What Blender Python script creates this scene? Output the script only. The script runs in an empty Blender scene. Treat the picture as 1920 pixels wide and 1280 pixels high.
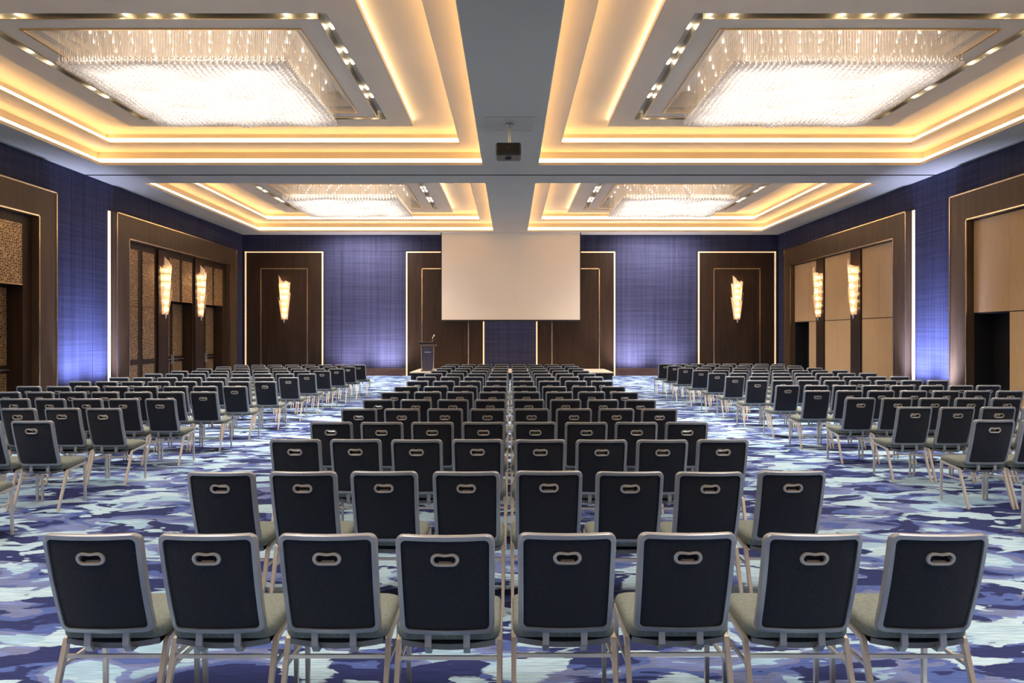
import bpy, math, random
from mathutils import Vector, Matrix

random.seed(7)
C = bpy.context.scene.collection
SC = bpy.context.scene

# ------------------------------------------------------------------ camera, world, exposure
F, CAMZ = 1350.0, 1.72
cam_d = bpy.data.cameras.new('camera')
cam_d.sensor_width = 36.0
cam_d.lens = F / 1920 * 36
cam_d.shift_x = 3 / 1920
cam_d.shift_y = -9 / 1920
cam_d.clip_end = 200
cam = bpy.data.objects.new('camera', cam_d)
cam.location = (0, 0, CAMZ)
cam.rotation_euler = (math.pi / 2, 0, 0)
C.objects.link(cam)
SC.camera = cam
SC.view_settings.view_transform = 'Standard'
SC.view_settings.look = 'None'
SC.view_settings.exposure = 0.22
SC.view_settings.gamma = 1.0
SC.view_settings.use_curve_mapping = False
w = bpy.data.worlds.new('world')
SC.world = w
w.use_nodes = True
w.node_tree.nodes['Background'].inputs[0].default_value = (0.5, 0.55, 0.65, 1)
w.node_tree.nodes['Background'].inputs[1].default_value = 0.0

CHANDELIER_W = 155        # lamp inside each chandelier
DOWNLIGHT_W = 250         # each downlight in the mirrored channels
LED_STRENGTH = 26         # cove strips
UPLIGHT_W = 85            # wall washers at the foot of the blue walls

def area_lamp(name, loc, rot, sx, sy, power, color, spread=math.pi):
    l = bpy.data.lights.new(name, 'AREA')
    l.shape = 'RECTANGLE'
    l.size, l.size_y = sx, sy
    l.energy = power
    l.color = color
    l.spread = spread
    o = bpy.data.objects.new(name, l)
    o.location = loc
    o.rotation_euler = rot
    C.objects.link(o)
    return o

CX = 5.74
COFFERS = [('near left', -CX, 14.0), ('near right', CX, 14.0), ('far left', -CX, 26.0), ('far right', CX, 26.0)]
REAR = [('unseen rear left', -CX, 2.0), ('unseen rear right', CX, 2.0)]     # unseen third pair, added over the camera to light the near chairs
DOWN_X = [-2.55, -2.15, -0.42, 0.0, 0.42, 2.15, 2.55]
DOWN_Y = [-1.95, -0.95, -0.4, 1.0, 1.5]
def down_places(cx, cy):
    off = 2.24
    out = []
    for side, y in (('front', cy - 4.9 + off), ('back', cy + 4.9 - off)):
        out += [(cx + f, y, side, 'left', k) for k, f in enumerate(DOWN_X)]
    for side, x in (('left', cx - 5.01 + off), ('right', cx + 5.01 - off)):
        out += [(x, cy + f, side, 'front', k) for k, f in enumerate(DOWN_Y)]
    return out
def spot_lamp(loc, power, color):
    l = bpy.data.lights.new('downlight_lamp', 'SPOT')
    l.energy, l.color = power, color
    l.spot_size, l.spot_blend = math.radians(92), 1.0
    l.shadow_soft_size = 0.03
    o = bpy.data.objects.new('downlight_lamp', l)
    o.location = loc
    C.objects.link(o)
for nm, cx, cy in COFFERS + REAR:
    area_lamp('chandelier_lamp', (cx, cy, 6.56), (0, 0, 0), 3.5, 3.2, CHANDELIER_W, (1.0, 0.90, 0.78))
    for x, y, *_ in down_places(cx, cy):
        spot_lamp((x, y, 6.84), DOWNLIGHT_W * (0.7 if cy < 9 else 1.0), (1.0, 0.87, 0.72))  # spots of the rear pair are added fill, no fittings modelled

# ------------------------------------------------------------------ materials
def new_mat(name):
    m = bpy.data.materials.new(name)
    m.use_nodes = True
    nt = m.node_tree
    return m, nt, nt.nodes['Principled BSDF']

def N(nt, kind, **kw):
    n = nt.nodes.new(kind)
    for k, v in kw.items():
        setattr(n, k, v)
    return n

def simple(name, col, rough=0.5, metal=0.0, noise=None, bump=None, coat=0.0, spec=None):
    """noise=(scale vector, amount): a mild colour grain; bump=(scale, strength)"""
    m, nt, b = new_mat(name)
    b.inputs['Base Color'].default_value = (*col, 1)
    b.inputs['Roughness'].default_value = rough
    b.inputs['Metallic'].default_value = metal
    b.inputs['Coat Weight'].default_value = coat
    if spec is not None:
        b.inputs['Specular IOR Level'].default_value = spec
    if noise or bump:
        tc = N(nt, 'ShaderNodeTexCoord')
    if noise:
        sc, amt = noise
        mp = N(nt, 'ShaderNodeMapping')
        mp.inputs['Scale'].default_value = sc
        nz = N(nt, 'ShaderNodeTexNoise')
        nz.inputs['Scale'].default_value = 1
        nz.inputs['Detail'].default_value = 4
        nt.links.new(tc.outputs['Object'], mp.inputs['Vector'])
        nt.links.new(mp.outputs[0], nz.inputs['Vector'])
        mr = N(nt, 'ShaderNodeMapRange')
        mr.inputs['From Min'].default_value = 0.3
        mr.inputs['From Max'].default_value = 0.7
        mr.inputs['To Min'].default_value = 1 - amt
        mr.inputs['To Max'].default_value = 1 + amt
        nt.links.new(nz.outputs['Fac'], mr.inputs['Value'])
        mx = N(nt, 'ShaderNodeVectorMath', operation='SCALE')
        mx.inputs[0].default_value = col
        nt.links.new(mr.outputs[0], mx.inputs['Scale'])
        nt.links.new(mx.outputs[0], b.inputs['Base Color'])
    if bump:
        nz2 = N(nt, 'ShaderNodeTexNoise')
        nz2.inputs['Scale'].default_value = bump[0]
        nt.links.new(tc.outputs['Object'], nz2.inputs['Vector'])
        bp = N(nt, 'ShaderNodeBump')
        bp.inputs['Strength'].default_value = bump[1]
        bp.inputs['Distance'].default_value = 0.002
        nt.links.new(nz2.outputs['Fac'], bp.inputs['Height'])
        nt.links.new(bp.outputs[0], b.inputs['Normal'])
    return m

def glow(name, col, strength):
    m, nt, b = new_mat(name)
    b.inputs['Base Color'].default_value = (*col, 1)
    b.inputs['Emission Color'].default_value = (*col, 1)
    b.inputs['Emission Strength'].default_value = strength
    return m

M = {}
M['paint'] = simple('ceiling_paint', (0.50, 0.465, 0.405), 0.8, noise=((0.6, 0.6, 0.6), 0.03))
M['coffer'] = simple('coffer_paint', (0.60, 0.53, 0.445), 0.7, noise=((0.8, 0.8, 0.8), 0.03))
M['track'] = simple('partition_track', (0.03, 0.03, 0.032), 0.5)
M['channel'] = simple('channel_metal', (0.42, 0.38, 0.30), 0.28, 0.75, noise=((3, 3, 3), 0.08))
M['gold'] = simple('gold_trim', (0.70, 0.50, 0.26), 0.3, 1.0, noise=((4, 4, 4), 0.08))
M['brass'] = simple('brass_trim', (0.80, 0.64, 0.46), 0.25, 1.0, noise=((5, 5, 2), 0.1))
M['wood'] = simple('dark_wenge', (0.034, 0.019, 0.012), 0.42, spec=0.25, noise=((9, 9, 0.9), 0.25), bump=(60, 0.05))
M['wood_portal'] = simple('portal_veneer', (0.088, 0.054, 0.030), 0.42, spec=0.3, noise=((7, 7, 0.8), 0.22), bump=(60, 0.05))
M['black'] = simple('doorway_black', (0.004, 0.004, 0.005), 0.6, noise=((5, 5, 5), 0.2))
M['skirt'] = simple('stage_skirt', (0.006, 0.007, 0.010), 0.8, noise=((20, 20, 2), 0.3))
M['stage'] = simple('stage_top', (0.62, 0.52, 0.42), 0.6, noise=((2, 8, 2), 0.08))
M['beige'] = simple('beige_fabric', (0.52, 0.345, 0.175), 0.85, noise=((40, 40, 3), 0.06), bump=(200, 0.2))
M['baseboard'] = simple('baseboard_wood', (0.10, 0.055, 0.045), 0.35, noise=((2, 2, 9), 0.2))
M['screen'] = simple('projection_fabric', (0.90, 0.81, 0.69), 0.9, noise=((0.5, 0.5, 0.5), 0.015))
M['screen_edge'] = simple('screen_border', (0.01, 0.01, 0.01), 0.7, noise=((5, 5, 5), 0.1))
M['led'] = glow('cove_led', (1.0, 0.60, 0.20), LED_STRENGTH)
M['led_band'] = glow('cove_led_diffuser', (1.0, 0.82, 0.48), 2.6)
M['led_edge'] = glow('panel_edge_led', (1.0, 0.72, 0.36), 24)
M['halo'] = glow('edge_glow', (1.0, 0.78, 0.62), 0.75)  # bright strip beside each portal, given a weak emission
M['halo_warm'] = glow('edge_glow_warm', (1.0, 0.72, 0.42), 0.55)  # outer trim of the back wall panels, weakly emissive
M['down'] = glow('downlight_lens', (1.0, 0.90, 0.74), 20)
M['bulb'] = glow('chandelier_bulb', (1.0, 0.88, 0.72), 9)
M['sconce_bulb'] = glow('sconce_bulb', (1.0, 0.66, 0.34), 150)
M['plate'] = simple('mounting_plate_satin', (0.70, 0.62, 0.54), 0.35, 0.5, noise=((6, 6, 6), 0.06))
M['silver'] = simple('satin_silver', (0.62, 0.60, 0.57), 0.3, 1.0, noise=((6, 6, 6), 0.06))
M['leg'] = simple('champagne_metal', (0.84, 0.77, 0.69), 0.38, 0.6, noise=((8, 8, 8), 0.06))
M['frame'] = simple('grey_lacquer', (0.41, 0.43, 0.475), 0.34, 0.3, noise=((8, 8, 8), 0.05), coat=0.4)
M['bezel'] = simple('handle_nickel', (0.60, 0.57, 0.55), 0.4, 0.35, noise=((8, 8, 8), 0.05))
M['pad'] = simple('charcoal_fabric', (0.019, 0.022, 0.034), 0.9, noise=((90, 90, 90), 0.25), bump=(500, 0.25))
_b = M['pad'].node_tree.nodes['Principled BSDF']
_b.inputs['Sheen Weight'].default_value = 0.35
_b.inputs['Sheen Roughness'].default_value = 0.4
_b.inputs['Sheen Tint'].default_value = (0.75, 0.8, 0.85, 1)
M['seat'] = simple('grey_seat_fabric', (0.205, 0.24, 0.228), 0.92, noise=((70, 70, 70), 0.18), bump=(400, 0.3))
M['pan'] = simple('seat_pan_grey', (0.24, 0.24, 0.25), 0.45, 0.3, noise=((8, 8, 8), 0.08))
M['lectern'] = simple('lectern_black', (0.012, 0.009, 0.010), 0.35, noise=((8, 8, 2), 0.2))
M['lectern_face'] = simple('lectern_panel', (0.045, 0.042, 0.075), 0.4, noise=((6, 6, 2), 0.15))
M['proj'] = simple('projector_black', (0.012, 0.010, 0.010), 0.4, noise=((9, 9, 9), 0.2))
M['lens'] = simple('lens_glass', (0.25, 0.22, 0.22), 0.05, 0.6, noise=((9, 9, 9), 0.05))

# blue wall covering: fine vertical ribs and faint cross weave
def blue_mat():
    m, nt, b = new_mat('blue_wallcovering')
    b.inputs['Roughness'].default_value = 0.7
    b.inputs['Specular IOR Level'].default_value = 0.2
    tc = N(nt, 'ShaderNodeTexCoord')
    cols = []
    for s in ((14, 14, 0.15), (0.4, 0.4, 26)):
        mp = N(nt, 'ShaderNodeMapping')
        mp.inputs['Scale'].default_value = s
        nz = N(nt, 'ShaderNodeTexNoise')
        nz.inputs['Scale'].default_value = 1
        nz.inputs['Detail'].default_value = 5
        nt.links.new(tc.outputs['Object'], mp.inputs['Vector'])
        nt.links.new(mp.outputs[0], nz.inputs['Vector'])
        cols.append(nz.outputs['Fac'])
    ad = N(nt, 'ShaderNodeMath', operation='ADD')
    nt.links.new(cols[0], ad.inputs[0])
    nt.links.new(cols[1], ad.inputs[1])
    cr = N(nt, 'ShaderNodeValToRGB')
    cr.color_ramp.elements[0].position = 0.35
    cr.color_ramp.elements[0].color = (0.018, 0.020, 0.052, 1)
    cr.color_ramp.elements[1].position = 0.65
    cr.color_ramp.elements[1].color = (0.048, 0.051, 0.108, 1)
    mul = N(nt, 'ShaderNodeMath', operation='MULTIPLY')
    mul.inputs[1].default_value = 0.5
    nt.links.new(ad.outputs[0], mul.inputs[0])
    nt.links.new(mul.outputs[0], cr.inputs['Fac'])
    nt.links.new(cr.outputs['Color'], b.inputs['Base Color'])
    bp = N(nt, 'ShaderNodeBump')
    bp.inputs['Strength'].default_value = 0.25
    bp.inputs['Distance'].default_value = 0.004
    nt.links.new(cols[0], bp.inputs['Height'])
    nt.links.new(bp.outputs[0], b.inputs['Normal'])
    return m
M['blue'] = blue_mat()

# fretwork bronze door screens
def fret_mat():
    m, nt, b = new_mat('bronze_fretwork')
    b.inputs['Metallic'].default_value = 0.55
    b.inputs['Roughness'].default_value = 0.4
    tc = N(nt, 'ShaderNodeTexCoord')
    v = N(nt, 'ShaderNodeTexVoronoi', feature='DISTANCE_TO_EDGE')
    v.inputs['Scale'].default_value = 16
    v.inputs['Randomness'].default_value = 0.75
    nt.links.new(tc.outputs['Object'], v.inputs['Vector'])
    cr = N(nt, 'ShaderNodeValToRGB')
    cr.color_ramp.elements[0].position = 0.13
    cr.color_ramp.elements[0].color = (0.52, 0.345, 0.17, 1)
    cr.color_ramp.elements[1].position = 0.20
    cr.color_ramp.elements[1].color = (0.05, 0.03, 0.018, 1)
    nt.links.new(v.outputs['Distance'], cr.inputs['Fac'])
    nt.links.new(cr.outputs['Color'], b.inputs['Base Color'])
    return m
M['fret'] = fret_mat()

# crystal: translucent, partly see-through
def crystal_mat(name, col, trans, tl, gl):
    m = bpy.data.materials.new(name)
    m.use_nodes = True
    nt = m.node_tree
    nt.nodes.remove(nt.nodes['Principled BSDF'])
    out = nt.nodes['Material Output']
    t = N(nt, 'ShaderNodeBsdfTransparent')
    t.inputs[0].default_value = (1, 1, 1, 1)
    tr = N(nt, 'ShaderNodeBsdfTranslucent')
    tr.inputs[0].default_value = (*col, 1)
    g = N(nt, 'ShaderNodeBsdfGlossy')
    g.inputs[0].default_value = (1, 1, 1, 1)
    g.inputs['Roughness'].default_value = 0.12
    df = N(nt, 'ShaderNodeBsdfDiffuse')
    df.inputs[0].default_value = (*col, 1)
    m0 = N(nt, 'ShaderNodeMixShader')
    m0.inputs[0].default_value = 0.5
    nt.links.new(tr.outputs[0], m0.inputs[1])
    nt.links.new(df.outputs[0], m0.inputs[2])
    m1 = N(nt, 'ShaderNodeMixShader')
    m1.inputs[0].default_value = trans
    nt.links.new(m0.outputs[0], m1.inputs[1])
    nt.links.new(t.outputs[0], m1.inputs[2])
    m2 = N(nt, 'ShaderNodeMixShader')
    m2.inputs[0].default_value = gl
    nt.links.new(m1.outputs[0], m2.inputs[1])
    nt.links.new(g.outputs[0], m2.inputs[2])
    nt.links.new(m2.outputs[0], out.inputs['Surface'])
    return m
M['crystal'] = crystal_mat('crystal_bead', (0.95, 0.92, 0.90), 0.2, 0.5, 0.18)
M['strand'] = crystal_mat('crystal_strand', (0.92, 0.86, 0.78), 0.35, 0.5, 0.25)
M['shard'] = crystal_mat('sconce_crystal', (0.95, 0.84, 0.70), 0.52, 0.5, 0.12)

# carpet: camouflage-like patches in blues with fine cross streaks
def carpet_mat():
    m, nt, b = new_mat('patterned_carpet')
    b.inputs['Roughness'].default_value = 0.95
    b.inputs['Specular IOR Level'].default_value = 0.1
    geo = N(nt, 'ShaderNodeNewGeometry')
    def noise(scale, loc, sc=1.0, detail=2.5, rough=0.5, dist=0.0):
        mp = N(nt, 'ShaderNodeMapping')
        mp.inputs['Scale'].default_value = scale
        mp.inputs['Location'].default_value = loc
        nt.links.new(geo.outputs['Position'], mp.inputs['Vector'])
        nz = N(nt, 'ShaderNodeTexNoise')
        nz.inputs['Scale'].default_value = sc
        nz.inputs['Detail'].default_value = detail
        nz.inputs['Roughness'].default_value = rough
        nz.inputs['Distortion'].default_value = dist
        nt.links.new(mp.outputs[0], nz.inputs['Vector'])
        return nz.outputs['Fac']
    streak = noise((2.2, 95, 1), (3, 1, 0), 1, 3, 0.6)
    def ramp(fac, stops, interp='CONSTANT'):
        cr = N(nt, 'ShaderNodeValToRGB')
        cr.color_ramp.interpolation = interp
        e = cr.color_ramp.elements
        while len(e) < len(stops):
            e.new(0.5)
        for el, (p, c) in zip(e, stops):
            el.position = p
            el.color = (*c, 1)
        nt.links.new(fac, cr.inputs['Fac'])
        return cr.outputs['Color']
    def add(a, bsock, k):
        mm = N(nt, 'ShaderNodeMath', operation='MULTIPLY_ADD')
        mm.inputs[1].default_value = k
        mm.inputs[2].default_value = 0
        nt.links.new(bsock, mm.inputs[0])
        s = N(nt, 'ShaderNodeMath', operation='ADD')
        nt.links.new(a, s.inputs[0])
        nt.links.new(mm.outputs[0], s.inputs[1])
        return s.outputs[0]
    navy, mid, peri, lav, sky, pale = ((0.032, 0.043, 0.150), (0.085, 0.135, 0.40), (0.17, 0.23, 0.52),
                                       (0.165, 0.205, 0.40), (0.33, 0.53, 0.74), (0.52, 0.71, 0.84))
    n1 = noise((1.5, 2.6, 1), (0.3, 7.1, 0), 1.0, 2.6, 0.5, 0.9)
    n2 = noise((1.7, 3.4, 1), (11.3, 2.1, 0), 1.0, 2.6, 0.55, 0.7)
    n3 = noise((1.3, 3.0, 1), (5.7, 31.0, 0), 1.0, 2.6, 0.5, 0.8)
    base = ramp(add(n1, streak, 0.05), [(0, navy), (0.43, mid), (0.505, lav), (0.55, peri), (0.595, sky)])
    mask2 = ramp(add(n2, streak, 0.10), [(0, (0, 0, 0)), (0.605, (1, 1, 1))])
    mask3 = ramp(add(n3, streak, 0.06), [(0, (0, 0, 0)), (0.575, (1, 1, 1))])
    def mix(mask, a, bcol):
        mx = N(nt, 'ShaderNodeMix', data_type='RGBA')
        nt.links.new(mask, mx.inputs[0])
        nt.links.new(a, mx.inputs[6])
        if isinstance(bcol, tuple):
            mx.inputs[7].default_value = (*bcol, 1)
        else:
            nt.links.new(bcol, mx.inputs[7])
        return mx.outputs[2]
    c = mix(mask3, base, navy)
    light = ramp(streak, [(0.38, sky), (0.62, pale)], 'LINEAR')
    c = mix(mask2, c, light)
    fine = noise((6, 240, 1), (0, 0, 0), 1, 2, 0.6)
    mr = N(nt, 'ShaderNodeMapRange')
    mr.inputs['From Min'].default_value = 0.3
    mr.inputs['From Max'].default_value = 0.7
    mr.inputs['To Min'].default_value = 0.62
    mr.inputs['To Max'].default_value = 1.40
    nt.links.new(fine, mr.inputs['Value'])
    sc = N(nt, 'ShaderNodeVectorMath', operation='SCALE')
    nt.links.new(c, sc.inputs[0])
    nt.links.new(mr.outputs[0], sc.inputs['Scale'])
    nt.links.new(sc.outputs[0], b.inputs['Base Color'])
    return m
M['carpet'] = carpet_mat()

# ------------------------------------------------------------------ mesh helpers
class MB:
    def __init__(self):
        self.v, self.f = [], []
    def add(self, verts, faces):
        o = len(self.v)
        self.v += [tuple(p) for p in verts]
        self.f += [tuple(o + i for i in f) for f in faces]
        return self
    def box(self, x0, x1, y0, y1, z0, z1):
        v = [(x, y, z) for z in (z0, z1) for y in (y0, y1) for x in (x0, x1)]
        return self.add(v, [(0, 2, 3, 1), (4, 5, 7, 6), (0, 1, 5, 4), (2, 6, 7, 3), (0, 4, 6, 2), (1, 3, 7, 5)])
    def bbox(self, x0, x1, y0, y1, z0, z1, b=0.01):
        """box with chamfered edges"""
        vs, idx = [], {}
        for ix, x in enumerate((x0, x1)):
            for iy, y in enumerate((y0, y1)):
                for iz, z in enumerate((z0, z1)):
                    sx, sy, sz = (b, -b)[ix], (b, -b)[iy], (b, -b)[iz]
                    for k, p in enumerate(((x, y + sy, z + sz), (x + sx, y, z + sz), (x + sx, y + sy, z))):
                        idx[ix, iy, iz, k] = len(vs)
                        vs.append(p)
        fs = []
        for s in (0, 1):
            fs.append([idx[s, 0, 0, 0], idx[s, 1, 0, 0], idx[s, 1, 1, 0], idx[s, 0, 1, 0]])
            fs.append([idx[0, s, 0, 1], idx[1, s, 0, 1], idx[1, s, 1, 1], idx[0, s, 1, 1]])
            fs.append([idx[0, 0, s, 2], idx[1, 0, s, 2], idx[1, 1, s, 2], idx[0, 1, s, 2]])
        for a in (0, 1):
            for c in (0, 1):
                fs.append([idx[a, c, 0, 0], idx[a, c, 1, 0], idx[a, c, 1, 1], idx[a, c, 0, 1]])
                fs.append([idx[a, 0, c, 0], idx[a, 1, c, 0], idx[a, 1, c, 2], idx[a, 0, c, 2]])
                fs.append([idx[0, a, c, 1], idx[1, a, c, 1], idx[1, a, c, 2], idx[0, a, c, 2]])
                for e in (0, 1):
                    fs.append([idx[a, c, e, 0], idx[a, c, e, 1], idx[a, c, e, 2]])
        return self.add(vs, fs)
    def bar(self, p0, p1, w, t, side=(1, 0, 0), w1=None, t1=None):
        """rectangular bar: w along 'side', t across"""
        p0, p1 = Vector(p0), Vector(p1)
        d = (p1 - p0).normalized()
        s = Vector(side)
        s = (s - d * s.dot(d)).normalized()
        u = d.cross(s)
        w1, t1 = w1 or w, t1 or t
        v = []
        for p, ww, tt in ((p0, w, t), (p1, w1, t1)):
            for a, c in ((-1, -1), (1, -1), (1, 1), (-1, 1)):
                v.append(p + s * (a * ww / 2) + u * (c * tt / 2))
        return self.add(v, [(0, 3, 2, 1), (4, 5, 6, 7), (0, 1, 5, 4), (1, 2, 6, 5), (2, 3, 7, 6), (3, 0, 4, 7)])
    def tube(self, p0, p1, r0, r1=None, n=10):
        p0, p1 = Vector(p0), Vector(p1)
        r1 = r0 if r1 is None else r1
        d = (p1 - p0).normalized()
        a = d.orthogonal().normalized()
        bb = d.cross(a)
        v = []
        for p, r in ((p0, r0), (p1, r1)):
            for i in range(n):
                th = 2 * math.pi * i / n
                v.append(p + a * (r * math.cos(th)) + bb * (r * math.sin(th)))
        f = [(i, (i + 1) % n, n + (i + 1) % n, n + i) for i in range(n)]
        f += [tuple(range(n - 1, -1, -1)), tuple(range(n, 2 * n))]
        return self.add(v, f)
    def ball(self, c, r, n=8, m=5, sz=1.0):
        v = [(c[0], c[1], c[2] + r * sz)]
        for j in range(1, m):
            ph = math.pi * j / m
            for i in range(n):
                th = 2 * math.pi * i / n
                v.append((c[0] + r * math.sin(ph) * math.cos(th), c[1] + r * math.sin(ph) * math.sin(th), c[2] + r * sz * math.cos(ph)))
        v.append((c[0], c[1], c[2] - r * sz))
        f = [(0, 1 + i, 1 + (i + 1) % n) for i in range(n)]
        for j in range(m - 2):
            for i in range(n):
                a, b2 = 1 + j * n + i, 1 + j * n + (i + 1) % n
                f.append((a, a + n, b2 + n, b2))
        l = len(v) - 1
        f += [(l, 1 + (m - 2) * n + (i + 1) % n, 1 + (m - 2) * n + i) for i in range(n)]
        return self.add(v, f)
    def ring(self, rect, prof, close=False):
        """mitred sweep round a rectangle (x0,x1,y0,y1): prof = [(inset, z), ...]"""
        x0, x1, y0, y1 = rect
        v, f = [], []
        for i, z in prof:
            v += [(x0 + i, y0 + i, z), (x1 - i, y0 + i, z), (x1 - i, y1 - i, z), (x0 + i, y1 - i, z)]
        n = len(prof)
        for k in range(n if close else n - 1):
            a, b2 = k * 4, ((k + 1) % n) * 4
            for j in range(4):
                f.append((a + j, a + (j + 1) % 4, b2 + (j + 1) % 4, b2 + j))
        return self.add(v, f)
    def mesh(self, name, mat, smooth=False):
        me = bpy.data.meshes.new(name)
        me.from_pydata(self.v, [], self.f)
        me.validate()
        import bmesh
        bm = bmesh.new()
        bm.from_mesh(me)
        bmesh.ops.recalc_face_normals(bm, faces=bm.faces)
        bm.to_mesh(me)
        bm.free()
        me.materials.append(mat)
        if smooth:
            me.polygons.foreach_set('use_smooth', [True] * len(me.polygons))
            try:
                me.set_sharp_from_angle(angle=math.radians(40))
            except Exception:
                pass
        me.update()
        return me
    def build(self, name, mat, parent=None, smooth=False, kind=None):
        return obj(name, self.mesh(name, mat, smooth), parent, kind)

def obj(name, me, parent=None, kind=None):
    o = bpy.data.objects.new(name, me)
    C.objects.link(o)
    if parent:
        o.parent = parent
    if kind:
        o['kind'] = kind
    return o

def struct(name, mb, mat, smooth=False):
    return mb.build(name, mat, None, smooth, 'structure')

def thing(name, label, cat, loc=(0, 0, 0), rz=0, group=None):
    o = bpy.data.objects.new(name, None)
    o.empty_display_size = 0.1
    C.objects.link(o)
    o.location = loc
    o.rotation_euler = (0, 0, rz)
    o['label'] = label
    o['category'] = cat
    if group:
        o['group'] = group
    return o

ORD = ['first', 'second', 'third', 'fourth', 'fifth', 'sixth', 'seventh', 'eighth', 'ninth', 'tenth', 'eleventh',
       'twelfth', 'thirteenth', 'fourteenth', 'fifteenth', 'sixteenth']

# ------------------------------------------------------------------ room shell
WX, YB, ZC = 11.82, 31.8, 6.22          # half width, back wall, ceiling
YF = -4.5
struct('floor', MB().box(-13.2, 13.2, YF, YB + 0.6, -0.12, 0), M['carpet'])

HX, HY = 5.01, 4.9
xs = [-13.0, -CX - HX, -CX + HX, CX - HX, CX + HX, 13.0]
ys = [YF, 2 - HY, 2 + HY, 14 - HY, 14 + HY, 20.0, 20.1, 26 - HY, 26 + HY, YB + 0.5]
mb = MB()
for i in range(len(xs) - 1):
    for j in range(len(ys) - 1):
        if i in (1, 3) and j in (1, 3, 7):
            continue
        if j == 5:
            continue
        mb.box(xs[i], xs[i + 1], ys[j], ys[j + 1], ZC, ZC + 0.05)
ceiling = struct('ceiling', mb, M['paint'])
struct('trim_1', MB().box(-13, 13, 19.95, 20.15, ZC + 0.05, ZC + 0.08).box(-13, 13, 20.0, 20.02, ZC - 0.004, ZC + 0.05).box(-13, 13, 20.08, 20.1, ZC - 0.004, ZC + 0.05), M['track'])

for nm, cx, cy in COFFERS + REAR:
    R = (cx - HX, cx + HX, cy - HY, cy + HY)
    cof = obj('coffer', MB().ring(R, [(-0.02, ZC - 0.002), (0.004, ZC - 0.002), (0.004, 6.29), (-0.03, 6.29), (-0.03, 6.275), (-0.20, 6.275)]).mesh('coffer_lip', M['coffer']), ceiling)
    MB().ring(R, [(-0.20, 6.275), (-0.20, 6.61), (0.56, 6.61), (0.56, 6.67), (0.53, 6.67), (0.53, 6.63), (0.36, 6.63)]).build('lower_step', M['coffer'], cof)
    MB().ring(R, [(0.36, 6.63), (0.36, 6.93), (0.50, 6.98), (0.72, 7.0), (0.95, 6.98), (1.05, 6.99), (1.40, 6.96), (1.62, 6.925), (2.6, 6.925)]).build('upper_step', M['coffer'], cof, True)
    MB().ring(R, [(-0.145, 6.285), (-0.160, 6.285), (-0.160, 6.297), (-0.145, 6.297)], True).build('light_strip', M['led'], cof)
    MB().ring(R, [(0.410, 6.660), (0.395, 6.660), (0.395, 6.672), (0.410, 6.672)], True).build('light_strip', M['led'], cof)
    MB().ring(R, [(1.628, 6.862), (1.614, 6.862), (1.614, 6.872), (1.628, 6.872)], True).build('light_strip', M['led_edge'], cof)
    MB().ring(R, [(-0.196, 6.332), (-0.188, 6.332), (-0.188, 6.44), (-0.196, 6.44)], True).build('light_diffuser', M['led_band'], cof)
    MB().ring(R, [(0.364, 6.70), (0.372, 6.70), (0.372, 6.825), (0.364, 6.825)], True).build('light_diffuser', M['led_band'], cof)
    MB().ring(R, [(2.15, 6.95), (2.15, 6.77), (1.60, 6.77), (1.60, 6.86), (2.15, 6.86)]).build('outer_panel', M['coffer'], cof)
    MB().ring(R, [(2.156, 6.772), (2.156, 6.947), (2.324, 6.947), (2.324, 6.772)]).build('mirror_channel', M['channel'], cof)
    MB().ring(R, [(2.33, 6.95), (2.33, 6.77), (2.74, 6.77), (2.74, 6.86), (2.86, 6.86), (2.86, 7.0), (2.97, 7.0), (2.97, 7.14)]).build('inner_panel', M['coffer'], cof)
    MB().ring(R, [(2.70, 6.768), (2.70, 6.748), (2.735, 6.748), (2.735, 6.85), (2.745, 6.85)]).build('edge_trim', M['gold'], cof)
    MB().ring(R, [(2.315, 6.768), (2.315, 6.758), (2.34, 6.758), (2.34, 6.768)]).build('edge_trim', M['gold'], cof)

# side walls: blue covering panels between the portals, portal frames with doors or fabric bays inside
LP = [(9.2, 18.5), (21.3, 30.65)]      # left portal outer ends (distance from camera)
RP = [(9.75, 19.1), (21.2, 30.65)]
PT, PI_T, BAND = 5.42, 4.69, 0.72      # portal outer top, opening top, frame band

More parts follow.
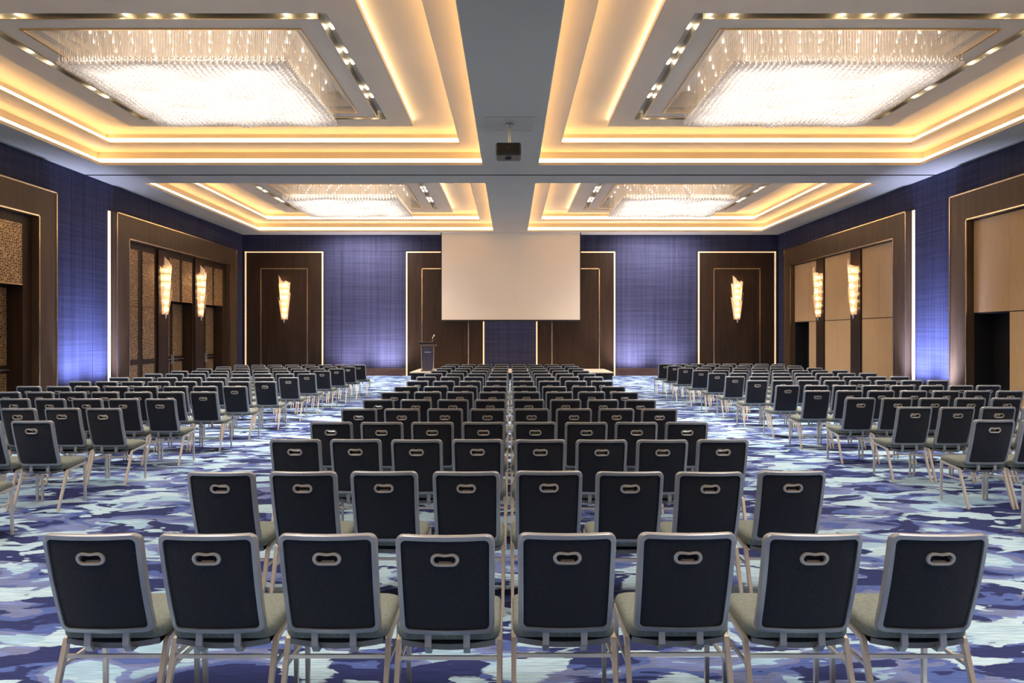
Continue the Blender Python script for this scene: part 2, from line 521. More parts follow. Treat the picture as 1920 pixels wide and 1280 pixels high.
def side_wall(sgn, portals, name):
    def X(a):
        return sgn * a
    def bx(mb, a0, a1, y0, y1, z0, z1):
        return mb.box(min(X(a0), X(a1)), max(X(a0), X(a1)), y0, y1, z0, z1)
    mb = MB()
    bx(mb, 12.45, 12.75, YF, YB + 0.4, 0, ZC)
    bx(mb, WX + 0.03, 12.45, YF, YB + 0.4, PT - 0.4, ZC)
    cuts = [YF] + [p + e for a in portals for p, e in ((a[0], 0.35), (a[1], -0.35))] + [YB + 0.3]
    for k in range(0, len(cuts), 2):
        bx(mb, WX + 0.03, 12.45, cuts[k], cuts[k + 1], 0, ZC)
    wall = struct(name, mb, M['blue'])
    # covering panels, butted with narrow joints
    def panels(y0, y1, z0, z1, n):
        st = (y1 - y0) / n
        for k in range(n):
            m2 = MB()
            bx(m2, WX, WX + 0.03, y0 + k * st + 0.004, y0 + (k + 1) * st - 0.004, z0, z1)
            m2.build('covering_panel', M['blue'], wall)
    gaps = [(YF, portals[0][0], 8), (portals[0][1], portals[1][0], 3), (portals[1][1], YB - 0.01, 1)]
    for y0, y1, n in gaps:
        panels(y0, y1, 0.33, PT + 0.02, n)
    panels(YF, YB - 0.01, PT + 0.025, ZC, 24)
    bb = MB()
    for y0, y1, n in gaps:
        bx(bb, WX - 0.015, WX + 0.03, y0, y1, 0, 0.33)
    bb.build('baseboard_' + ('left' if sgn < 0 else 'right'), M['baseboard'], None, False, 'structure')
    for (a, b) in portals:
        f0, f1 = WX - 0.17, WX + 0.03          # frame stands proud of the wall
        fr = MB()
        bx(fr, f0, f1, a, a + BAND, 0, PT)
        bx(fr, f0, f1, b - BAND, b, 0, PT)
        bx(fr, f0, f1, a + BAND, b - BAND, PI_T, PT)
        frame = fr.build('portal_frame', M['wood_portal'], wall)
        t = MB()
        for (y0, y1, zt) in ((a, b, PT), (a + BAND, b - BAND, PI_T)):
            o = 1 if zt == PT else -1
            bx(t, f0 - 0.018, f0, y0 - 0.0, y0 + o * 0.035, 0, zt)
            bx(t, f0 - 0.018, f0, y1 - o * 0.035, y1, 0, zt)
            bx(t, f0 - 0.018, f0, y0, y1, zt - o * 0.035, zt)
        t.build('brass_edge', M['brass'], frame)
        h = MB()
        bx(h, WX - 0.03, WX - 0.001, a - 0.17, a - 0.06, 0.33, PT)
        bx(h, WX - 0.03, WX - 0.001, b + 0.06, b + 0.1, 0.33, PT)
        h.build('glowing_edge', M['halo'], wall)
    return wall, bx

wall_left, bxl = side_wall(-1, LP, 'wall_left')
wall_right, bxr = side_wall(1, RP, 'wall_right')

# left portals: fixed fretwork bay, two recessed double doors with fretwork transoms, wooden pilasters
door_n = 0
def left_portal(a, b):
    global door_n
    s = a - 21.3
    i0, i1 = a + BAND, b - BAND
    WF = WX + 0.0                                     # face of the infill
    def B(mb, d0, d1, z0, z1, x0=WF, x1=12.45):
        return bxl(mb, x0, x1, d0 + s, d1 + s, z0, z1)
    infill = MB()
    bxl(infill, WF, 12.45, i0, 24.9 + s, 0, PI_T + 0.02)            # bay one and first pier
    B(infill, 26.75, 27.75, 0, PI_T + 0.02)
    bxl(infill, WF, 12.45, 29.55 + s, i1, 0, PI_T + 0.02)
    for d0, d1 in ((24.9, 26.75), (27.75, 29.55)):
        B(infill, d0, d1, 2.98, PI_T + 0.02)
    inf = infill.build('door_surround', M['wood'], wall_left)
    for d0, d1 in ((24.05, 24.72), (26.85, 27.6)):
        m = MB(); B(m, d0, d1, 0, PI_T - 0.05, WF - 0.07, WF); m.build('pilaster', M['wood'], inf)
    for d0, d1 in ((22.15, 22.8), (23.1, 23.86)):
        for z0, z1 in ((0.12, 0.83), (1.0, 2.66), (2.68, 4.45)):
            m = MB(); B(m, d0, d1, z0, z1, WF - 0.02, WF); m.build('fretwork_panel', M['fret'], inf)
    for d0, d1 in ((24.93, 25.68), (25.88, 26.7), (27.8, 28.5), (28.7, 29.5)):
        m = MB(); B(m, d0, d1, 2.99, 4.45, WF - 0.02, WF); m.build('transom_panel', M['fret'], inf)
        e = MB(); B(e, d0, d1, 2.965, 2.99, WF - 0.03, WF); e.build('transom_rail', M['gold'], inf)
    for d0, d1 in ((24.9, 26.75), (27.75, 29.55)):
        door_n += 1
        dm = MB()
        mid = (d0 + d1) / 2
        bxl(dm, 12.18, 12.28, d0 + 0.002 + s, d1 - 0.002 + s, 2.962, 2.978)      # head of the frame
        dr = struct('door_%d' % door_n, dm, M['wood'])
        for l0, l1 in ((d0, mid - 0.004), (mid + 0.004, d1)):
            m = MB(); bxl(m, 12.2, 12.26, l0 + 0.003 + s, l1 - 0.003 + s, 0.01, 2.96); m.build('door_leaf', M['wood'], dr)
        for e0, e1 in ((d0 + 0.06, mid - 0.12), (mid + 0.12, d1 - 0.06)):
            for z0, z1 in ((0.12, 0.83), (1.02, 2.9)):
                m = MB(); bxl(m, 12.17, 12.2, e0 + s, e1 + s, z0, z1); m.build('fretwork_panel', M['fret'], dr)
            m = MB()
            bxl(m, 12.10, 12.13, e0 + s, e1 + s, 0.90, 0.94)
            for yy in (e0 + 0.05, e1 - 0.05):
                bxl(m, 12.12, 12.2, yy - 0.015 + s, yy + 0.015 + s, 0.905, 0.935)
            m.build('push_bar', M['silver'], dr)
        for yy in (mid - 0.06, mid + 0.06):
            m = MB()
            m.tube((-12.12, yy + s, 0.72), (-12.12, yy + s, 1.08), 0.022)
            m.tube((-12.12, yy + s, 0.78), (-12.205, yy + s, 0.78), 0.012)
            m.tube((-12.12, yy + s, 1.02), (-12.205, yy + s, 1.02), 0.012)
            m.build('door_handle', M['silver'], dr, True)
for a, b in LP:
    left_portal(a, b)

# right portals: beige fabric bays, dark pilasters, a low black doorway in the last bay
def right_portal(a, b):
    global door_n
    s = a - 21.2
    i0, i1 = a + BAND, b - BAND
    WF = WX + 0.02
    inf = MB()
    bxr(inf, WF, 12.45, i0, 28.5 + s, 0, PI_T + 0.02)
    bxr(inf, WF, 12.45, 28.5 + s, i1, 2.32, PI_T + 0.02)
    back = inf.build('bay_backing', M['wood'], wall_right)
    for d0, d1 in ((24.2, 24.9), (27.05, 27.7)):
        m = MB(); bxr(m, WF - 0.08, WF, d0 + s, d1 + s, 0, PI_T - 0.01); m.build('pilaster', M['wood'], back)
    bays = ((22.0, 24.19), (24.91, 27.04), (27.71, 28.49), (28.49, i1 - s - 0.02))
    for k, (d0, d1) in enumerate(bays):
        for z0, z1 in (((0.06, 2.31), (2.33, PI_T - 0.02)) if k < 3 else ((2.33, PI_T - 0.02),)):
            n = 2 if k < 2 else 1
            st = (d1 - d0) / n
            for q in range(n):
                m = MB()
                lo = max(d0 + q * st, i0 - s + 0.01) + 0.003
                bxr(m, WF - 0.025, WF, lo + s, d0 + (q + 1) * st - 0.003 + s, z0 + 0.003, z1 - 0.003)
                m.build('fabric_panel', M['beige'], back)
    door_n += 1
    mid = (28.5 + s + i1) / 2
    j = MB()
    bxr(j, WF + 0.001, 12.45, 28.5 + s, 28.52 + s, 0, 2.32)
    bxr(j, WF + 0.001, 12.45, i1 - 0.02, i1, 0, 2.32)
    bxr(j, WF + 0.001, 12.45, 28.52 + s, i1 - 0.02, 2.30, 2.32)
    dr = struct('door_%d' % door_n, j, M['black'])
    for l0, l1 in ((28.522 + s, mid - 0.004), (mid + 0.004, i1 - 0.022)):
        m = MB(); bxr(m, 12.32, 12.38, l0, l1, 0.01, 2.295); m.build('door_leaf', M['black'], dr)  # near-black leaves set back in the doorway
    for yy in (mid - 0.06, mid + 0.06):
        h = MB()
        h.tube((12.28, yy, 0.9), (12.28, yy, 1.2), 0.014)
        h.tube((12.28, yy, 0.93), (12.325, yy, 0.93), 0.01)
        h.tube((12.28, yy, 1.17), (12.325, yy, 1.17), 0.01)
        h.build('door_handle', M['lectern'], dr, True)
for a, b in RP:
    right_portal(a, b)

# back wall
wall_back = struct('wall_back', MB().box(-12.4, 12.4, YB + 0.03, YB + 0.4, 0, ZC), M['blue'])
def back_panel(x0, x1, z0, z1):
    MB().box(x0 + 0.004, x1 - 0.004, YB, YB + 0.03, z0 + 0.003, z1 - 0.003).build('covering_panel', M['blue'], wall_back)
WP = [(-11.70, -8.25), (-4.60, -1.15), (1.13, 4.62), (8.27, 11.70)]
for sg in (-1, 1):
    edges = [4.64, 5.42, 6.43, 7.45, 8.23]
    joint = {1: 3.93, 2: 2.45}
    for k in range(4):
        x0, x1 = sorted((sg * edges[k], sg * edges[k + 1]))
        if k in joint:
            back_panel(x0, x1, 0.33, joint[k])
            back_panel(x0, x1, joint[k], 5.5)
        else:
            back_panel(x0, x1, 0.33, 5.5)
for x0, x1 in ((-1.13, 0.0), (0.0, 1.11)):
    back_panel(x0, x1, 0.33, 5.5)
xx = -WX
while xx < WX - 0.1:
    back_panel(xx, min(xx + 1.97, WX), 5.5, ZC)
    xx += 1.97
bb = MB()
for x0, x1 in ((-8.25, -4.6), (-1.15, 1.13), (4.62, 8.27)):
    bb.box(x0, x1, YB - 0.03, YB + 0.03, 0, 0.33)
struct('baseboard_back', bb, M['baseboard'])
for x0, x1 in WP:
    slab = MB().box(x0, x1, YB - 0.05, YB + 0.03, 0, 5.47).build('wood_panel', M['wood'], wall_back)
    i0, i1, it = x0 + 0.68, x1 - 0.68, 4.74
    MB().box(i0 + 0.30, i1 - 0.30, YB - 0.075, YB - 0.05, 0.2, it - 0.28).build('raised_panel', M['wood'], slab)
    m = MB()
    for q0, q1 in ((i0, i0 + 0.045), (i1 - 0.045, i1)):
        m.box(q0, q1, YB - 0.07, YB - 0.05, 0, it)
    m.box(i0, i1, YB - 0.07, YB - 0.05, it - 0.045, it)
    m.build('brass_frame', M['brass'], slab)
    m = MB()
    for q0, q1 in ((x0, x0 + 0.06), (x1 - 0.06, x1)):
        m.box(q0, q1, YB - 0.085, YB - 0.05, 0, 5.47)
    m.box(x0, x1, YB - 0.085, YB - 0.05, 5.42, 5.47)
    m.build('glowing_edge', M['halo_warm'], slab)
struct('wall_front', MB().box(-12.75, 12.75, YF - 0.2, YF, 0, ZC), M['blue'])

# wall washers at the foot of the walls
BL = (0.50, 0.58, 1.0)
for y in (19.4, 20.6):
    for sg in (-1, 1):
        area_lamp('wall_washer', (sg * (WX - 0.75), y, 0.05), (0, math.pi + sg * 0.46, 0), 0.25, 0.9, UPLIGHT_W * (1.3 if sg > 0 else 0.9), BL, 1.25)

for x, p in ((-7.0, 45), (-5.4, 80), (5.3, 90), (7.0, 45)):
    area_lamp('wall_washer', (x, YB - 0.8, 0.05), (math.pi - 0.34, 0, 0), 1.0, 0.25, p, (0.95, 0.86, 0.95), 1.8)
for x in (-6.4, 6.4):
    area_lamp('wall_washer', (x, YB - 1.3, ZC - 0.02), (0.38, 0, 0), 3.0, 0.12, 150, (0.98, 0.90, 0.90), 2.5)
area_lamp('wall_washer', (0, YB - 0.35, ZC - 0.02), (0.12, 0, 0), 1.6, 0.1, 140, (0.98, 0.90, 0.90), 1.9)

# ------------------------------------------------------------------ stage, screen, lectern, projector
st = thing('stage', 'low black skirted stage with pale top along the back wall', 'stage', (0.05, 30.1, 0))
MB().box(-4.05, 4.05, -1.5, 1.55, 0.27, 0.31).build('stage_top', M['stage'], st)
sk = MB()
n = 90
for k in range(n):                                   # pleated skirt
    x0 = -4.0 + 8.0 * k / n
    x1 = -4.0 + 8.0 * (k + 1) / n
    ya, yb = (-1.46, -1.44) if k % 2 else (-1.44, -1.46)
    sk.add([(x0, ya, 0), (x1, yb, 0), (x1, yb, 0.27), (x0, ya, 0.27)], [(0, 1, 2, 3)])
for sx in (-4.0, 4.0):
    sk.box(sx - 0.01, sx + 0.01, -1.44, 1.55, 0, 0.27)
sk.build('skirt', M['skirt'], st)

SY = 31.15
scr = thing('projection_screen', 'large white projection screen hanging from the ceiling before the back wall', 'screen', (0.02, SY, 2.38))
MB().box(-2.99, 2.99, -0.006, 0.006, 0.07, ZC - 2.38).build('screen_fabric', M['screen'], scr)
MB().bbox(-3.05, 3.05, -0.03, 0.03, 0, 0.07, 0.01).build('bottom_bar', M['screen_edge'], scr)
for sx in (-1, 1):
    MB().box(min(sx * 2.99, sx * 3.03), max(sx * 2.99, sx * 3.03), -0.008, 0.008, 0.07, ZC - 2.38).build('border', M['screen_edge'], scr)

lec = thing('lectern', 'slim dark lectern with bluish front panel standing on the stage', 'lectern', (-3.38, 29.55, 0.31))
MB().bbox(-0.27, 0.27, -0.22, 0.22, 0, 0.05, 0.01).build('base', M['lectern'], lec)
for sx in (-1, 1):
    m = MB()
    m.add([(sx * 0.25, -0.18, 0.05), (sx * 0.22, -0.18, 0.05), (sx * 0.22, 0.16, 0.05), (sx * 0.25, 0.16, 0.05),
           (sx * 0.27, -0.2, 1.05), (sx * 0.24, -0.2, 1.05), (sx * 0.24, 0.18, 1.05), (sx * 0.27, 0.18, 1.05)],
          [(0, 1, 2, 3), (4, 5, 6, 7), (0, 1, 5, 4), (1, 2, 6, 5), (2, 3, 7, 6), (3, 0, 4, 7)])
    m.build('side_panel', M['brass'], lec)
fp = MB().add([(-0.2, -0.17, 0.05), (0.2, -0.17, 0.05), (0.2, -0.13, 0.05), (-0.2, -0.13, 0.05),
               (-0.215, -0.19, 0.98), (0.215, -0.19, 0.98), (0.215, -0.15, 0.98), (-0.215, -0.15, 0.98)],
              [(0, 1, 2, 3), (4, 5, 6, 7), (0, 1, 5, 4), (1, 2, 6, 5), (2, 3, 7, 6), (3, 0, 4, 7)]).build('front_panel', M['lectern_face'], lec)
MB().box(-0.13, 0.13, -0.197, -0.187, 0.76, 0.80).build('name_strip', M['silver'], fp)
top = MB().add([(-0.36, -0.26, 1.10), (0.36, -0.26, 1.10), (0.36, 0.26, 1.02), (-0.36, 0.26, 1.02),
                (-0.36, -0.26, 1.19), (0.36, -0.26, 1.19), (0.36, 0.26, 1.07), (-0.36, 0.26, 1.07)],
               [(0, 1, 2, 3), (4, 5, 6, 7), (0, 1, 5, 4), (1, 2, 6, 5), (2, 3, 7, 6), (3, 0, 4, 7)]).build('desk_top', M['lectern'], lec)
MB().box(-0.36, 0.2, -0.275, -0.255, 1.185, 1.2).build('desk_edge', M['gold'], top)
mic = MB().tube((0.2, -0.2, 1.17), (0.2, -0.2, 1.36), 0.012).tube((0.2, -0.2, 1.36), (0.25, -0.16, 1.44), 0.01).tube((0.24, -0.165, 1.43), (0.28, -0.14, 1.48), 0.026, 0.03)
mic.build('microphone', M['silver'], lec, True)

PY = 15.25
pj = thing('projector', 'black projector hanging from a pole under the middle ceiling beam', 'projector', (-0.04, PY, 5.5))
MB().bbox(-0.265, 0.265, -0.28, 0.28, 0, 0.26, 0.03).build('body', M['proj'], pj)
m = MB().tube((0.02, 0, 0.25), (0.02, 0, ZC - 5.5 - 0.03), 0.03).tube((0.02, 0, ZC - 5.53), (0.02, 0, ZC - 5.505), 0.08, n=16)
m.build('pole', M['silver'], pj, True)
MB().bar((-0.18, 0, 0.285), (0.22, 0, 0.285), 0.12, 0.03, (0, 1, 0)).build('mounting_bracket', M['silver'], pj)
MB().tube((0, 0.24, 0.12), (0, 0.33, 0.12), 0.09, n=16).build('lens_barrel', M['proj'], pj, True)
MB().ball((0, -0.285, 0.16), 0.018).build('indicator', M['lens'], pj, True)
MB().tube((0, 0, 0.0), (0, 0, -0.04), 0.07, 0.05, n=16).build('sensor_dome', M['proj'], pj, True)
hatch = MB().ring((-0.52, 0.48, 14.75, 15.75), [(0, ZC), (0, ZC - 0.008), (0.02, ZC - 0.008), (0.02, ZC)])
hatch.build('access_panel', M['paint'], ceiling)

# ------------------------------------------------------------------ chandeliers
NXB, NYB, CW, CD = 39, 36, 1.92, 1.79
def relief(u, v):
    """drop of the strand ends: a low diagonal cross with shallow hollows between"""
    a = math.sin(math.pi * (2 * u + v * 1.0)) * math.sin(math.pi * (2 * v - u * 0.6) + 0.6)
    edge = max(abs(u), abs(v))
    return 0.085 * a * (1 - 0.85 * edge ** 4) - 0.03 * max(0, 1 - 6 * abs(u)) * (v > 0.9)
beads, strands, rng = MB(), MB(), random.Random(3)
for i in range(NXB):
    for j in range(NYB):
        u, v = 2 * i / (NXB - 1) - 1, 2 * j / (NYB - 1) - 1
        x, y = u * CW, v * CD
        zb = -0.80 + relief(u, v) + rng.uniform(-0.006, 0.006)
        beads.ball((x, y, zb + 0.04), 0.040, 6, 4)
        beads.ball((x, y, zb + 0.115), 0.022, 5, 3)
        strands.tube((x, y, zb + 0.07), (x, y, -0.02), 0.005, 0.005, 3)
bulbs = MB()
for r in range(9):
    for c in range(11):
        x = -1.86 + c * 0.352 + (0.176 if r % 2 else 0)
        if x < 1.92:
            bulbs.ball((x, -1.70 + r * 0.42, -0.03), 0.020, 6, 4)
me_beads = beads.mesh('crystal_drops', M['crystal'])
me_str = strands.mesh('crystal_strands', M['strand'])
me_bul = bulbs.mesh('bulbs', M['bulb'])
me_plate = MB().bbox(-2.0, 2.0, -1.87, 1.87, -0.01, 0.02, 0.008).mesh('mounting_plate', M['plate'])
for nm, cx, cy in COFFERS + REAR:
    ch = thing('chandelier', 'wide square crystal chandelier filling the %s ceiling coffer' % nm, 'chandelier', (cx, cy, 7.12), 0, 'crystal chandeliers in the ceiling coffers')
    obj('mounting_plate', me_plate, ch)
    obj('bulbs', me_bul, ch, 'stuff')
    obj('crystal_strands', me_str, ch, 'stuff')
    obj('crystal_drops', me_beads, ch, 'stuff')

# downlights in the mirrored channels
me_dn = MB().tube((0, 0, 0), (0, 0, -0.03), 0.062, 0.05, 14).mesh('downlight_body', M['silver'], True)
me_dl = MB().ball((0, 0, -0.045), 0.042, 12, 8).mesh('downlight_lens', M['down'], True)
for nm, cx, cy in COFFERS:
    for x, y, side, start, k in down_places(cx, cy):
        t = thing('downlight', '%s downlight from %s, %s channel of %s ceiling coffer' % (ORD[k], start, side, nm), 'downlight',
                  (x, y, 6.95), 0, 'downlights in the mirrored ceiling channels')
        obj('housing', me_dn, t)
        obj('lens', me_dl, t)

# ------------------------------------------------------------------ crystal wall sconces
def shard(ang, r0, r1, z0, z1, w0, w1, cut):
    """a tapered crystal slab standing on a circle, leaning outward, with a slanted tip"""
    ca, sa = math.sin(ang), -math.cos(ang)          # outward direction, front = -y
    tx, ty = math.cos(ang), math.sin(ang)
    v = []
    for off in (0, 0.014):
        for (r, z, w_, sd) in ((r0, z0, w0, -1), (r0, z0, w0, 1), (r1, z1 - max(cut, 0), w1, 1), (r1, z1 - max(-cut, 0), w1, -1)):
            rr = r + off
            v.append((ca * rr + tx * sd * w_ / 2, sa * rr + ty * sd * w_ / 2, z))
    return MB().add(v, [(0, 1, 2, 3), (7, 6, 5, 4), (0, 4, 5, 1), (1, 5, 6, 2), (2, 6, 7, 3), (3, 7, 4, 0)])
R_ = math.radians
H = 1.96
shards = []
for ang, top, cut in ((-78, .84, .10), (-40, 1.0, .16), (-3, .90, .12), (38, .88, .05), (78, .86, -.06)):
    shards.append(shard(R_(ang), 0.10, 0.235, 0.10, H * top, 0.075, 0.17, cut))
for ang, top, cut in ((-70, .52, .05), (-28, .46, -.06), (22, .44, .05), (68, .62, -.09)):
    shards.append(shard(R_(ang), 0.125, 0.255, 0.02, H * top, 0.07, 0.135, cut))
me_sh = [s.mesh('crystal_shard', M['shard']) for s in shards]
me_bk = MB().bbox(-0.10, 0.10, -0.03, 0, 0.05, H * 0.86, 0.008).mesh('back_plate', M['gold'])
me_fin = MB().tube((0, -0.07, 0.03), (0, -0.07, -0.12), 0.05, 0.02, 8).tube((0, -0.05, 0.06), (0, 0.0, 0.06), 0.025).mesh('finial', M['silver'], True)
me_sb = [MB().ball((0, -0.10, 0.20 + k * 0.265), 0.032, 8, 6).tube((0, -0.02, 0.20 + k * 0.265), (0, -0.075, 0.20 + k * 0.265), 0.012).mesh('bulb', M['sconce_bulb']) for k in range(6)]
me_hp = []
for k in range(5):
    zz = 0.33 + k * 0.265
    rr = 0.135 + 0.115 * (zz - 0.1) / 1.5
    m = MB()
    for q in range(12):
        a0, a1 = R_(-86 + q * 172 / 12), R_(-86 + (q + 1) * 172 / 12)
        m.bar((rr * math.sin(a0), -rr * math.cos(a0), zz), (rr * math.sin(a1), -rr * math.cos(a1), zz), 0.022, 0.008, (0, 0, 1))
    me_hp.append(m.mesh('hoop', M['gold']))
def sconce(x, y, z, rz, label):
    t = thing('wall_sconce', label, 'sconce', (x, y, z), rz, 'tall crystal wall sconces')
    obj('back_plate', me_bk, t)
    obj('finial', me_fin, t)
    for m_ in me_sh:
        obj('crystal_shard', m_, t)
    for m_ in me_hp:
        obj('hoop', m_, t)
    for m_ in me_sb:
        obj('bulb', m_, t)
ZS = 2.45
sconce(-9.95, YB - 0.075, ZS, 0, 'tall lit crystal sconce on the leftmost dark back wall panel')
sconce(9.98, YB - 0.075, ZS, 0, 'tall lit crystal sconce on the rightmost dark back wall panel')
sconce(-(WX - 0.07), 24.4, ZS, math.pi / 2, 'tall lit crystal sconce on left wall, nearer of the pair')
sconce(-(WX - 0.07), 27.2, ZS, math.pi / 2, 'tall lit crystal sconce on left wall, farther of the pair')
sconce(WX - 0.06, 24.55, ZS, -math.pi / 2, 'tall lit crystal sconce on right wall, nearer of the pair')
sconce(WX - 0.06, 27.37, ZS, -math.pi / 2, 'tall lit crystal sconce on right wall, farther of the pair')

# ------------------------------------------------------------------ banquet chairs
def back_xyz(u, v):
    """v = height; the back leans away from the seat and wraps round the sitter"""
    t = (v - 0.44) / 0.46
    return (u, -0.163 - 0.137 * t - 0.012 * math.sin(math.pi * t) - 0.026 * (1 - (u / 0.2) ** 2), v)
def back_path(inset, nseg=5, n=None):
    z0, z1, r = 0.438 + inset, 0.902 - inset, 0.036 - inset * 0.6
    def hw(z):
        return 0.203 + 0.004 * (z - 0.44) / 0.46 - inset
    pts = []
    cs = [(1, z1, 0), (-1, z1, 90), (-1, z0, 180), (1, z0, 270)]
    for sx, z, a0 in cs:
        cz = z - r if z > 0.6 else z + r
        for k in range(nseg + 1):
            a = math.radians(a0 + 90 * k / nseg)
            pz = cz + r * math.sin(a)
            pts.append((sx * (hw(pz) - r) + r * math.cos(a), pz))
        if sx == 1 and z > 0.6:
            ex = [0.5, 0.0, -0.5]
            pts += [(e * (hw(z1) - r), z1) for e in ex]
        elif sx == -1 and z < 0.6:
            pts += [(e * (hw(z0) - r), z0) for e in (-0.5, 0.0, 0.5)]
        else:
            zz = [0.78, 0.67, 0.56] if sx == -1 else [0.56, 0.67, 0.78]
            pts += [(sx * hw(q), q) for q in zz]
    return pts
def mk_back_frame():
    out, inn = back_path(0.0), back_path(0.023)
    n = len(out)
    v, f = [], []
    def grow(path, g):
        return [(u * (1 - g / 0.2), 0.67 + (z - 0.67) * (1 - g / 0.23)) for u, z in path]
    prof = ((grow(out, 0.005), -0.017), (grow(out, 0.001), -0.012), (out, -0.003), (out, 0.008), (grow(out, 0.004), 0.014), (inn, 0.014), (inn, -0.017))
    for path, dy in prof:
        for (u, z) in path:
            x, y, zz = back_xyz(u, z)
            v.append((x, y + dy, zz))
    for k in range(len(prof)):
        for i in range(n):
            f.append((k * n + i, k * n + (i + 1) % n, ((k + 1) % len(prof)) * n + (i + 1) % n, ((k + 1) % len(prof)) * n + i))
    return MB().add(v, f)
HC = 0.797
def stadium(dx, dz, hl, r):
    """point of a stadium outline in direction (dx, dz)"""
    l = math.hypot(dx, dz)
    dx, dz = dx / l, dz / l
    c = hl - r
    if abs(dz) > 1e-6:
        t = r / abs(dz)
        if abs(dx * t) <= c:
            return dx * t, dz * t
    s = 1 if dx > 0 else -1
    bq = dx * s * c
    t = bq + math.sqrt(max(0, bq * bq - (c * c - r * r)))
    return dx * t, dz * t
def mk_pad():
    bnd = back_path(0.0225)
    n = len(bnd)
    v, f = [], []
    ts = (0.0, 0.08, 0.35, 0.7, 1.0)
    layers = []
    for sidey in (-1, 1):
        for t in ts:
            ring = []
            for (u, z) in bnd:
                hx, hz = stadium(u, z - HC, 0.047, 0.017)
                if sidey > 0:
                    hz = hz * 0.5 + 0.009
                q = (u + (hx - u) * t, z + (HC + hz - z) * t)
                x, y, zz = back_xyz(*q)
                if sidey < 0:
                    dy = -0.006 - 0.003 * min(1, t * 8)
                else:
                    dy = 0.012 + 0.018 * min(1, t * 6)
                ring.append(len(v))
                v.append((x, y + dy, zz))
            layers.append(ring)
    k = len(ts)
    pairs = [(a, a + 1) for a in range(k - 1)] + [(k + a, k + a + 1) for a in range(k - 1)] + [(0, k), (k - 1, 2 * k - 1)]
    for a, b2 in pairs:
        for i in range(n):
            f.append((layers[a][i], layers[a][(i + 1) % n], layers[b2][(i + 1) % n], layers[b2][i]))
    return MB().add(v, f)
def mk_bezel():
    v, f = [], []
    n = 28
    prof = [(0.046, 0.018, 0.045), (0.046, 0.018, -0.018), (0.053, 0.022, -0.021), (0.059, 0.028, -0.018), (0.060, 0.029, -0.006)]
    for hl, r, dy in prof:
        for i in range(n):
            a = 2 * math.pi * i / n
            hx, hz = stadium(math.cos(a) * 1.6, math.sin(a), hl, r)
            kid = -0.004 * math.exp(-(hx / 0.02) ** 2) if hz > 0 else 0
            if dy > 0.04:
                hz = hz * 0.45 + 0.010
            x, y, z = back_xyz(hx, HC + hz + kid)
            v.append((x, y + dy, z))
    for k in range(len(prof) - 1):
        for i in range(n):
            f.append((k * n + i, k * n + (i + 1) % n, (k + 1) * n + (i + 1) % n, (k + 1) * n + i))
    return MB().add(v, f)
def rrect(hx, y0, y1, r, seg=4):
    pts = []
    for sx, yy, a0 in ((1, y1, 0), (-1, y1, 90), (-1, y0, 180), (1, y0, 270)):
        cy = yy - r if yy == y1 else yy + r
        for k in range(seg + 1):
            a = math.radians(a0 + 90 * k / seg)
            pts.append((sx * (hx - r) + r * math.cos(a), cy + r * math.sin(a)))
    return pts
def mk_seat():
    v, f = [], []
    lay = [(0.035, 0.392), (0.006, 0.398), (0.0, 0.412), (0.0, 0.440), (0.008, 0.456), (0.03, 0.466), (0.09, 0.471)]
    n = 0
    for ins, z in lay:
        p = rrect(0.227 - ins, -0.155 + ins, 0.245 - ins, 0.055 - ins * 0.4)
        n = len(p)
        for x, y in p:
            zz = z - 0.012 * max(0, (y - 0.1) / 0.115) + 0.012 * (y + 0.2) / 0.4
            v.append((x, y, zz))
    for k in range(len(lay) - 1):
        for i in range(n):
            f.append((k * n + i, k * n + (i + 1) % n, (k + 1) * n + (i + 1) % n, (k + 1) * n + i))
    f.append(tuple(range(n)))
    f.append(tuple(range((len(lay) - 1) * n, len(lay) * n)))
    return MB().add(v, f)
LX = 0.222
RT, FT = (-0.105, 0.372), (0.195, 0.405)             # rear and front leg tops (y, z)
RFT, FFT = (-0.258, 0.0), (0.203, 0.0)
def mk_leg(sx, rear):
    if rear:
        return MB().bar((sx * LX, RT[0], RT[1] + 0.008), (sx * LX, RFT[0], 0.002), 0.022, 0.028, (1, 0, 0), 0.018, 0.024)
    return MB().bar((sx * LX, FT[0], FT[1] + 0.008), (sx * LX, FFT[0], 0.002), 0.022, 0.026, (1, 0, 0), 0.018, 0.022)
def mk_frame():
    m = MB()
    for sx in (-1, 1):
        m.bar((sx * LX, RT[0] - 0.004, RT[1] + 0.006), (sx * LX, FT[0] + 0.006, FT[1] + 0.004), 0.020, 0.022)
    m.bar((-LX, 0.15, 0.395), (LX, 0.15, 0.395), 0.02, 0.02, (0, 1, 0))
    return m
def mk_stretcher(which):
    def rl(z):
        t = (RT[1] - z) / RT[1]
        return RT[0] + (RFT[0] - RT[0]) * t
    if which == 0:
        return MB().bar((-LX, rl(0.312), 0.312), (LX, rl(0.312), 0.312), 0.014, 0.016, (0, 1, 0))
    sx = which
    return MB().bar((sx * LX, rl(0.275), 0.275), (sx * LX, 0.176, 0.27), 0.012, 0.016)
def mk_pan():
    m = MB()
    n = 10
    for k in range(n):                                # dished underside: a shallow curved tray
        x0, x1 = -0.205 + 0.41 * k / n, -0.205 + 0.41 * (k + 1) / n
        za = 0.372 - 0.022 * (1 - (x0 / 0.205) ** 2)
        zb = 0.372 - 0.022 * (1 - (x1 / 0.205) ** 2)
        v = [(x0, -0.14, za), (x1, -0.14, zb), (x1, 0.20, zb + 0.015), (x0, 0.20, za + 0.015),
             (x0, -0.14, za + 0.025), (x1, -0.14, zb + 0.025), (x1, 0.20, 0.405), (x0, 0.20, 0.405)]
        m.add(v, [(0, 3, 2, 1), (4, 5, 6, 7), (0, 1, 5, 4), (2, 3, 7, 6)])
    return m
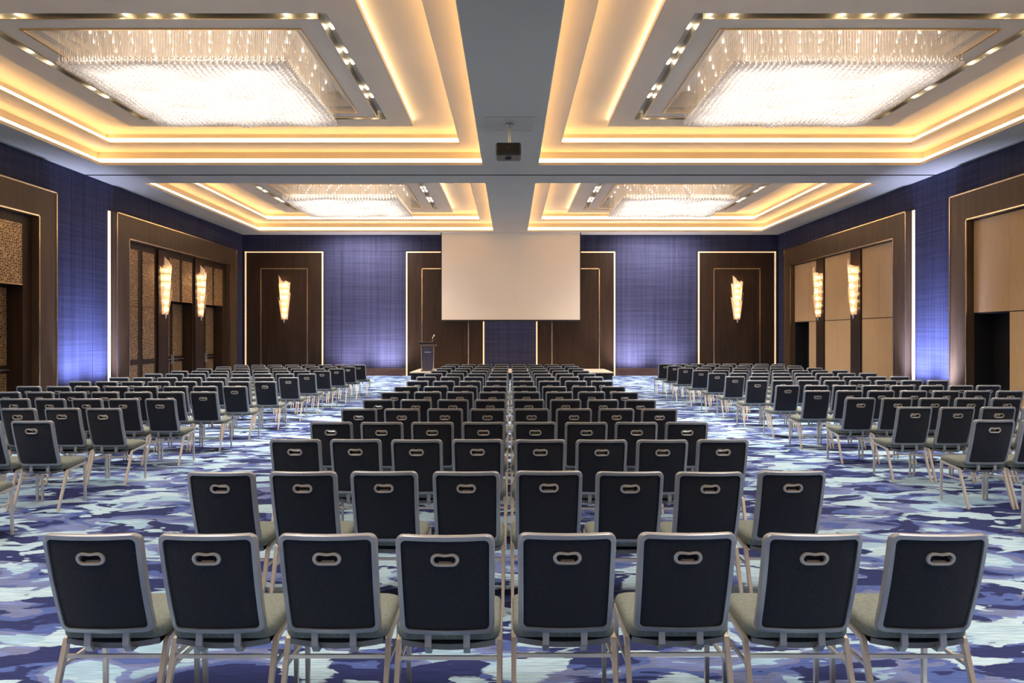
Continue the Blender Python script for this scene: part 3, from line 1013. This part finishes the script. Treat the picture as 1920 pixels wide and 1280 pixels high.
def mk_bracket(sx):
    x = sx * 0.083
    y0 = back_xyz(x, 0.44)[1]
    m = MB()
    m.bar((x, y0, 0.452), (x, y0 - 0.006, 0.385), 0.028, 0.014)
    m.bar((x, y0 - 0.006, 0.388), (x, y0 + 0.022, 0.352), 0.028, 0.014)
    m.bar((x, y0 + 0.018, 0.354), (x, y0 + 0.12, 0.346), 0.028, 0.012)
    return m
ME = {
    'seat': [mk_seat().mesh('seat', M['seat'], True)],
    'back_frame': [mk_back_frame().mesh('back_frame', M['frame'], True)],
    'back_pad': [mk_pad().mesh('back_pad', M['pad'], True)],
    'handle': [mk_bezel().mesh('handle', M['bezel'], True)],
    'leg': [mk_leg(sx, rr).mesh('leg', M['leg']) for sx in (-1, 1) for rr in (True, False)],
    'seat_frame': [mk_frame().mesh('seat_frame', M['leg'])],
    'stretcher': [mk_stretcher(k).mesh('stretcher', M['leg']) for k in (0, -1, 1)],
    'seat_pan': [mk_pan().mesh('seat_pan', M['pan'], True)],
    'bracket': [mk_bracket(sx).mesh('bracket', M['frame']) for sx in (-1, 1)],
}
FULL = list(ME)
SMALL = ['seat', 'back_frame', 'back_pad', 'handle', 'leg', 'seat_frame', 'bracket']
rj = random.Random(11)
def chair(x, d_top, label, group, jit=1.0):
    """d_top: distance of the top of the backrest from the camera"""
    y = d_top + 0.315
    t = thing('banquet_chair', label, 'chair', (x + rj.uniform(-.004, .004) * jit, y + rj.uniform(-.018, .018) * jit, 0), rj.uniform(-.007, .007) * jit, group)
    for part in (FULL if d_top < 10 else SMALL):
        for me in ME[part]:
            obj(part, me, t)

MIDROWS = [2.99, 4.375, 5.74, 6.92, 8.2, 9.4, 10.7, 11.9, 13.35, 14.75, 16.1, 17.4, 18.7, 20.0, 21.25]
ROWX = [(-1.747, -1.263, -.761, -.273, .24, .744, 1.265, 1.794), (-1.757, -1.264, -.771, -.269, .23, .726, 1.211, 1.724)]
for r, d in enumerate(MIDROWS):
    pitch = 0.502 if r == 0 else 0.496 if r == 1 else 0.487
    for k in range(8):
        x = ROWX[r][k] if r < 2 else -0.012 + (k - 3.5) * pitch + (0.008 if k > 3 else -0.008)
        chair(x, d, 'grey banquet chair, %s row from camera, middle block, %s seat from left' % (ORD[r], ORD[k]), 'banquet chairs of the middle block')
LROWS = [5.75, 7.0, 8.26, 9.54, 10.7, 11.9, 13.2, 14.5, 15.95, 17.25, 18.5, 19.75, 20.95]
LXE = [-4.55, -4.67, -4.67, -4.64, -4.57, -4.57, -4.5, -4.48, -4.52, -4.52, -4.47, -4.46, -4.42]
RROWS = [5.8, 7.1, 8.4, 9.65, 10.95, 12.15, 13.55, 14.85, 16.25, 17.6, 19.0, 20.4, 21.7]
RXE = [4.72, 4.78, 4.73, 4.71, 4.68, 4.68, 4.65, 4.64, 4.67, 4.66, 4.62, 4.65, 4.67]
for sg, rows, xe, nm in ((-1, LROWS, LXE, 'left'), (1, RROWS, RXE, 'right')):
    for r, d in enumerate(rows):
        for k in range(8):
            x = xe[r] + sg * k * 0.487
            if abs(x) - 0.3 > 957 * (d + 0.7) / F:
                break
            if r == 0:
                lab = 'grey banquet chair at the %s picture edge, only a leg showing' % nm
            else:
                lab = 'grey banquet chair, %s full row from camera, %s block, %s seat from aisle' % (ORD[r - 1], nm, ORD[k])
            chair(x, d, lab, 'banquet chairs of the %s block' % nm)
